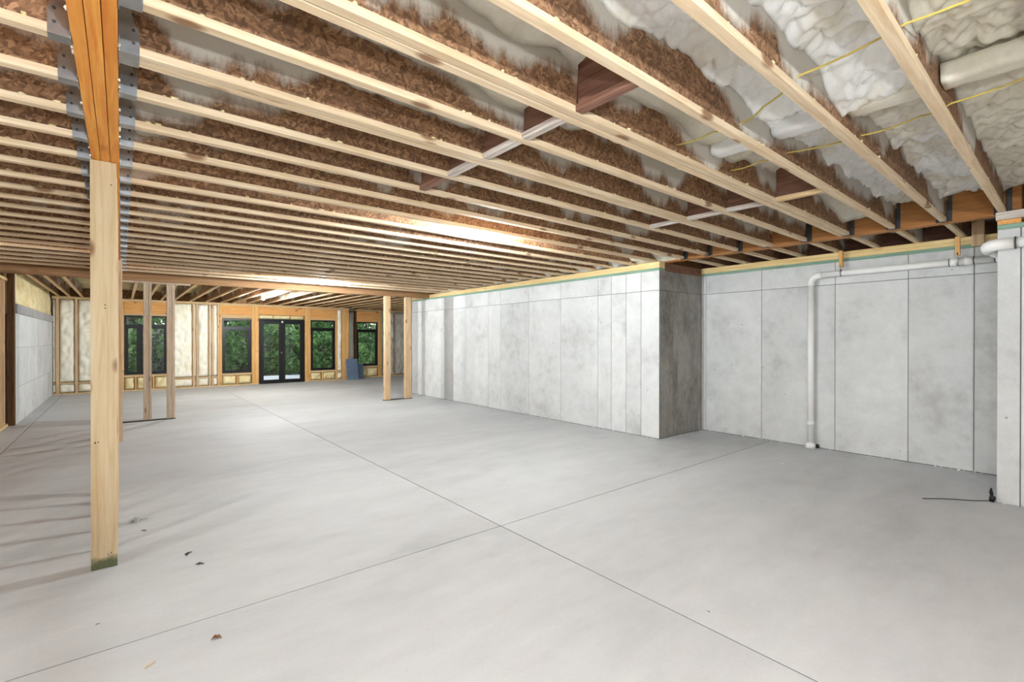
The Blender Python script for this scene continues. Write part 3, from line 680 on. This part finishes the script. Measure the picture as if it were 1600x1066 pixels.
# ---------------------------------------------------------------- drain pipes
PR = .038
e = empty('drain_pipe', 'white plastic drain pipe rising and running along the recess wall', 'pipe', (0, 0, 0))
px, py = XR-.06, 2.39; zc = 2.285
m = MB().tube([(px, py, .03), (px, py, zc-.10)], PR, 18); m.obj('riser', 'pvc', e)
arc = [(px, py-.1+.1*math.cos(t), zc-.1+.1*math.sin(t)) for t in [i*math.pi/16 for i in range(9)]]
MB().tube([(px, py, zc-.13)]+arc+[(px, py-.13, zc)], PR+.006, 18).obj('elbow', 'pvc', e)
MB().tube([(px, py-.1, zc), (px, .60, zc+.012)], PR, 18).obj('run', 'pvc', e)
for yy_ in (.98, .86, .62): MB().tube([(px, yy_-.035, zc+.009), (px, yy_+.035, zc+.009)], PR+.006, 18).obj('coupling', 'pvc', e)
for yy_ in (1.018, .822, .66): MB().tube([(px, yy_-.004, zc+.009), (px, yy_+.004, zc+.009)], PR+.0075, 18).obj('seal_ring', 'pvc_dark', e)
MB().tube([(px, py, .30), (px, py, .36)], PR+.006, 18).obj('coupling', 'pvc', e)
MB().tube([(px, py, 0), (px, py, .05), (px, py, .075)], [.06, .06, .045], 18).obj('floor_collar', 'pvc', e)
MB().tube([(px+.02, py-.05, .03), (px+.02, py-.09, .03)], .025, 10).obj('cleanout_plug', 'black', e)
e = empty('drain_pipe', 'white plastic drain pipe turning the near corner at right edge', 'pipe', (0, 0, 0))
q = XW-.055; z2 = 2.275
MB().tube([(q, -3.9, z2+.06), (q, .50, z2)], PR+.006, 18).obj('run', 'pvc', e)
MB().tube([(q, .44, z2), (q, .54, z2-.002), (q+.02, .585, z2-.004), (q+.06, .605, z2-.008), (q+.16, .61, z2-.02)], PR+.012, 18).obj('elbow', 'pvc', e)
MB().tube([(q+.14, .61, z2-.018), (px-.05, .605, zc+.012), (px, .60, zc+.012)], PR, 18).obj('branch', 'pvc', e)
MB().tube([(q, .425, z2), (q, .435, z2)], PR+.015, 18).obj('seal_ring', 'pvc_dark', e)
# wooden pipe hangers
for n_, (y, lb) in enumerate(((2.045, 'orange wood strip holding the pipe near its elbow'), (.95, 'orange wood strip holding the pipe near the right corner'))):
    e = empty('pipe_hanger', lb, 'hanger', (XR-.07, y, 2.33), 0, 'pipe hangers')
    bbox(-.02, .02, -.02, .02, .03, .24, .002).obj('strip', 'stud_orange', e)
    bbox(-.021, .066, -.045, -.021, -.02, .24, .002).obj('back_block', 'dark_post', e) if 0 else None
    MB().tube([(-.018, 0, .06), (-.02, 0, .02), (-.005, 0, -.005)], .007, 8).obj('strap', 'steel', e); sp_ = bpy.data.objects[-1] if 0 else e.children[-1]
    MB().tube([(.01, -.008, -.04), (.01, .008, -.04)], PR+.006, 16).obj('strap_ring', 'steel', [c for c in e.children if c.name.startswith('strap')][0])
tag(bbox(XR-.045, XR-.006, .745, .845, 2.45, 2.72, .003).obj('wood_block', 'stud'), 'upright tan wood plank on the recess sill near the right corner', 'block')

# yellow cables through the webs
for n_, (x, pts, lb) in enumerate(((0, [(2.32, .1), (2.34, .46), (2.42, .86), (2.60, 1.10), (2.70, 1.25), (2.69, 1.42), (2.68, 1.69)], 'yellow cable threaded through the joists nearer the beam, upper right'),
                                   (1, [(3.2, .1), (3.31, .47), (3.37, .6), (3.42, .88), (3.36, 1.27), (3.38, 1.45), (3.39, 1.68)], 'yellow cable threaded through the joists nearer the recess, upper right'))):
    P_ = []
    for k in range(len(pts)-1):
        for t in (0, .25, .5, .75):
            f = t; z = 2.66-.012*math.sin(math.pi*t); P_.append((pts[k][0]*(1-f)+pts[k+1][0]*f, pts[k][1]*(1-f)+pts[k+1][1]*f, z))
    P_.append((*pts[-1], 2.66)); tag(MB().tube(P_, .0048, 8).obj('electrical_cable', 'cable'), lb, 'cable', 'yellow cables')

# ---------------------------------------------------------------- small things on the floor
m = MB().tube([(5.60, .98, .004), (5.72, .88, .004), (5.80, .79, .004), (5.85, .715, .004), (5.905, .655, .004), (5.955, .61, .004), (5.985, .585, .006)], .0035, 6)
tag(m.obj('thin_cord', 'black'), 'thin black cord on floor at the right wall corner', 'cord')
m = MB()
for a in range(9):
    t = a/8; m.v += [(5.99+.012*math.sin(t*6), .56+.03*t, .001+.11*t), (5.965-.02*math.sin(t*3), .575+.02*t, .001+.10*t)]
for a in range(8): m.f.append((2*a, 2*a+1, 2*a+3, 2*a+2))
m2 = MB().ball((5.97, .57, .03), .018, .02, .03, 8, 6, .35).ball((5.975, .575, .08), .008, .012, .04, 8, 6, .3)
tag(m2.obj('rubber_scrap', 'black'), 'crumpled black rubber scrap at the base of right corner', 'scrap')
def scrap(x, y, r, mat, label, cat, nm, flat=.25, n=4, grp=None):
    m = MB(); rr = random.Random(int(x*100+y*1000))
    for k in range(n):
        a = rr.uniform(0, 6.28); l_ = r*rr.uniform(.5, 1.2); cx, cy = rr.uniform(-r, r)*.5, rr.uniform(-r, r)*.5
        p = [Vector((cx-math.cos(a)*l_, cy-math.sin(a)*l_, r*.06)), Vector((cx, cy, r*flat*rr.uniform(.5, 1.2))), Vector((cx+math.cos(a)*l_, cy+math.sin(a)*l_, r*.06))]
        sd_ = Vector((-math.sin(a), math.cos(a), 0))*l_*.3; up = Vector((0, 0, r*.05)); b0 = len(m.v)
        for q_ in p:
            for s_ in (-1, 1): m.v.append(tuple(q_+sd_*s_*(1 if q_ is p[1] else .4))); 
            for s_ in (-1, 1): m.v.append(tuple(q_+sd_*s_*(1 if q_ is p[1] else .4)+up))
        for s_ in (0, 4): m.f += [(b0+s_, b0+s_+1, b0+s_+5, b0+s_+4), (b0+s_+2, b0+s_+6, b0+s_+7, b0+s_+3), (b0+s_, b0+s_+4, b0+s_+6, b0+s_+2), (b0+s_+1, b0+s_+3, b0+s_+7, b0+s_+5)]
    tag(m.obj(nm, mat, None, (x, y, 0)), label, cat, grp)
scrap(.35, 2.69, .022, 'leaf_litter', 'small brown curled leaf on floor near the front saw cut', 'leaf', 'dry_leaf', .6, 4)
scrap(.38, 3.64, .026, 'dark_litter', 'grey twig scrap right of the post, nearer of two', 'scrap', 'twig_scrap', .3, 3)
scrap(.34, 3.87, .028, 'dark_litter', 'dark twig scrap right of the post, farther of two', 'scrap', 'twig_scrap', .2, 2)
scrap(.09, 4.81, .05, 'plastic', 'crumpled clear plastic scrap on floor behind the post', 'scrap', 'plastic_scrap', .5, 6)
scrap(.14, 4.54, .03, 'dark_litter', 'thin dark splinter on floor behind the post', 'scrap', 'wood_splinter', .1, 1)
scrap(-.09, 3.19, .016, 'dark_litter', 'dark crumb on floor in front of the post', 'scrap', 'floor_crumb', .3, 1)
scrap(.11, 2.66, .035, 'stud', 'pale tan scrap on floor at the lower left', 'scrap', 'paper_scrap', .06, 1)
scrap(5.9, 2.27, .05, 'white', 'white splinter on floor in front of the drain riser', 'scrap', 'wood_splinter', .1, 1)
scrap(2.4, 1.29, .012, 'dark_litter', 'dark crumb on floor beside the front saw cut', 'scrap', 'floor_crumb', .4, 2)
m = MB()
for k in range(90):
    s = R.random()
    if s < .45: p = (XR-R.uniform(.01, .05), R.uniform(YN+.1, YC-.05))
    elif s < .6: p = (R.uniform(XW, XR), YC-R.uniform(.01, .05))
    elif s < .9: p = (XW-R.uniform(.01, .05), R.uniform(YC, 7))
    else: p = (XW-R.uniform(.01, .05), R.uniform(.1, YN))
    r = R.uniform(.003, .011); m.ball((p[0], p[1], r*.6), r*1.3, r, r*.7, 6, 4, .3)
tag(m.obj('foam_crumbs', 'white'), 'white foam crumbs scattered along the base of concrete walls', 'debris', None, 'stuff')

# ---------------------------------------------------------------- outdoors
struct(box(-.5, 8.5, 17.75, 21.4, -.2, -.05).obj('patio_1', 'patio'), 'bright concrete patio outside the glass doors'); bpy.data.objects['patio_1'].name = 'patio'
gm = MB(); n = 26
for i in range(n+1):
    for j in range(n+1):
        x = -30+70*i/n; y = 17.6+45*j/n; gm.v.append((x, y, -.3+.10*max(0, y-22)*.8+.3*noise.noise(Vector((x*.2, y*.2, 0)))*(y > 22)))
for i in range(n):
    for j in range(n): gm.f.append((i*(n+1)+j, (i+1)*(n+1)+j, (i+1)*(n+1)+j+1, i*(n+1)+j+1))
struct(gm.obj('ground', 'soil'), 'wooded slope outside the windows')
def gz(y): return -.3+.08*max(0, y-22)
def tree_mesh(seed, h, r, nleaf, low):
    rr = random.Random(seed); m = MB()
    blobs = [(rr.uniform(-r, r), rr.uniform(-r, r), rr.uniform(low, h)) for _ in range(26)]
    for k in range(nleaf):
        bx, by, bz = rr.choice(blobs); br = r*.42; v = Vector((rr.gauss(0, 1), rr.gauss(0, 1), rr.gauss(0, .7))).normalized()*br*rr.random()**.4
        c = Vector((bx, by, bz))+v; s = rr.uniform(.07, .16)
        n_ = Vector((rr.gauss(0, 1), rr.gauss(0, 1)-.4, rr.gauss(.6, 1))).normalized(); t = n_.orthogonal().normalized(); t = Matrix.Rotation(rr.uniform(0, 6.28), 3, n_) @ t; u = n_.cross(t)
        b0 = len(m.v); m.v += [tuple(c-t*s), tuple(c+u*s*.5-n_*s*.12), tuple(c+t*s), tuple(c-u*s*.5-n_*s*.12)]; m.f += [(b0, b0+1, b0+2), (b0, b0+2, b0+3)]
    return m
def trunk_mesh(seed, h, r):
    rr = random.Random(seed); m = MB(); x = y = 0; pts = []
    for k in range(9): pts.append((x, y, -.4+(h+.4)*k/8)); x += rr.uniform(-.06, .06); y += rr.uniform(-.06, .06)
    m.tube(pts, [r*(1-.07*k) for k in range(9)], 9)
    for k in range(5):
        z = h*rr.uniform(.3, .9); a = rr.uniform(0, 6.28); l_ = h*.16
        m.tube([(0, 0, z), (math.cos(a)*l_*.5, math.sin(a)*l_*.5, z+l_*.3), (math.cos(a)*l_, math.sin(a)*l_, z+l_*.8)], [r*.35, r*.25, r*.12], 6)
    return m
protos = []
for s, (mt, h, r, n_, low) in enumerate((('leaf_a', 6.5, 1.6, 3400, .6), ('leaf_b', 4.6, 1.5, 3000, .3), ('leaf_c', 8.0, 1.9, 3600, 1.2), ('leaf_b', 2.2, 1.2, 2000, .1))):
    protos.append((tree_mesh(s+5, h, r, n_, low).mesh('foliage', M[mt]), trunk_mesh(s+50, h*.95, .13 if s != 3 else .04).mesh('trunk', 'bark')))
TREES = [(-4.5, 25, 0), (-1.8, 26.5, 2), (.2, 24.5, 1), (2.0, 26.5, 0), (4.2, 29.5, 2), (5.0, 24.6, 3), (6.3, 27.5, 2), (7.6, 25, 1), (9.6, 26.5, 1), (11.4, 24.5, 1), (13.5, 27, 0), (16, 25, 1), (-3, 31, 0), (1, 32, 2), (4.8, 34, 0), (8.5, 32, 2), (12.5, 32, 0), (17, 31, 2), (10.3, 30, 0), (6.8, 23.6, 3), (2.8, 23.8, 3), (8.9, 23.5, 3), (12.2, 22.8, 3), (-.8, 23.4, 3), (20, 28, 0), (22, 33, 2), (-8, 30, 2)]
KN = ['mid green leafy tree', 'bright green bushy tree', 'tall dark green tree', 'low bright green shrub']
WINS = [(.55, 'the left window with grey posts'), (2.8, 'the window left of the double door'), (4.12, 'the double door'), (5.44, 'the window right of the double door'), (7.3, 'the set back far right window')]
cnt = {}
for x, y, k in sorted(TREES, key=lambda t: t[1]):
    xw = x*17/y; wi = min(range(5), key=lambda q: abs(WINS[q][0]-xw))
    if abs(WINS[wi][0]-xw) > 1.9: continue
    cnt[(k, wi)] = cnt.get((k, wi), 0)+1
    e = empty('garden_shrub' if k == 3 else 'leafy_tree', f'{KN[k]} outside {WINS[wi][1]}, {ORD[cnt[(k, wi)]-1]} going back', 'shrub' if k == 3 else 'tree', (x, y, gz(y)), R.uniform(0, 6.28), KN[k]+'s outside')
    link('foliage', protos[k][0], e); link('trunk', protos[k][1], e)
for n_, (x, y, r) in enumerate(((4.35, 24.2, .16), (5.6, 25.5, .12), (7.0, 26, .1))):
    m = trunk_mesh(90+n_, 9, r); tag(m.obj('tree_trunk', 'bark', None, (x, y, gz(y))), f'bare grey tree trunk seen through the double door, {ORD[n_]} from the left', 'tree', 'bare trunks outside')
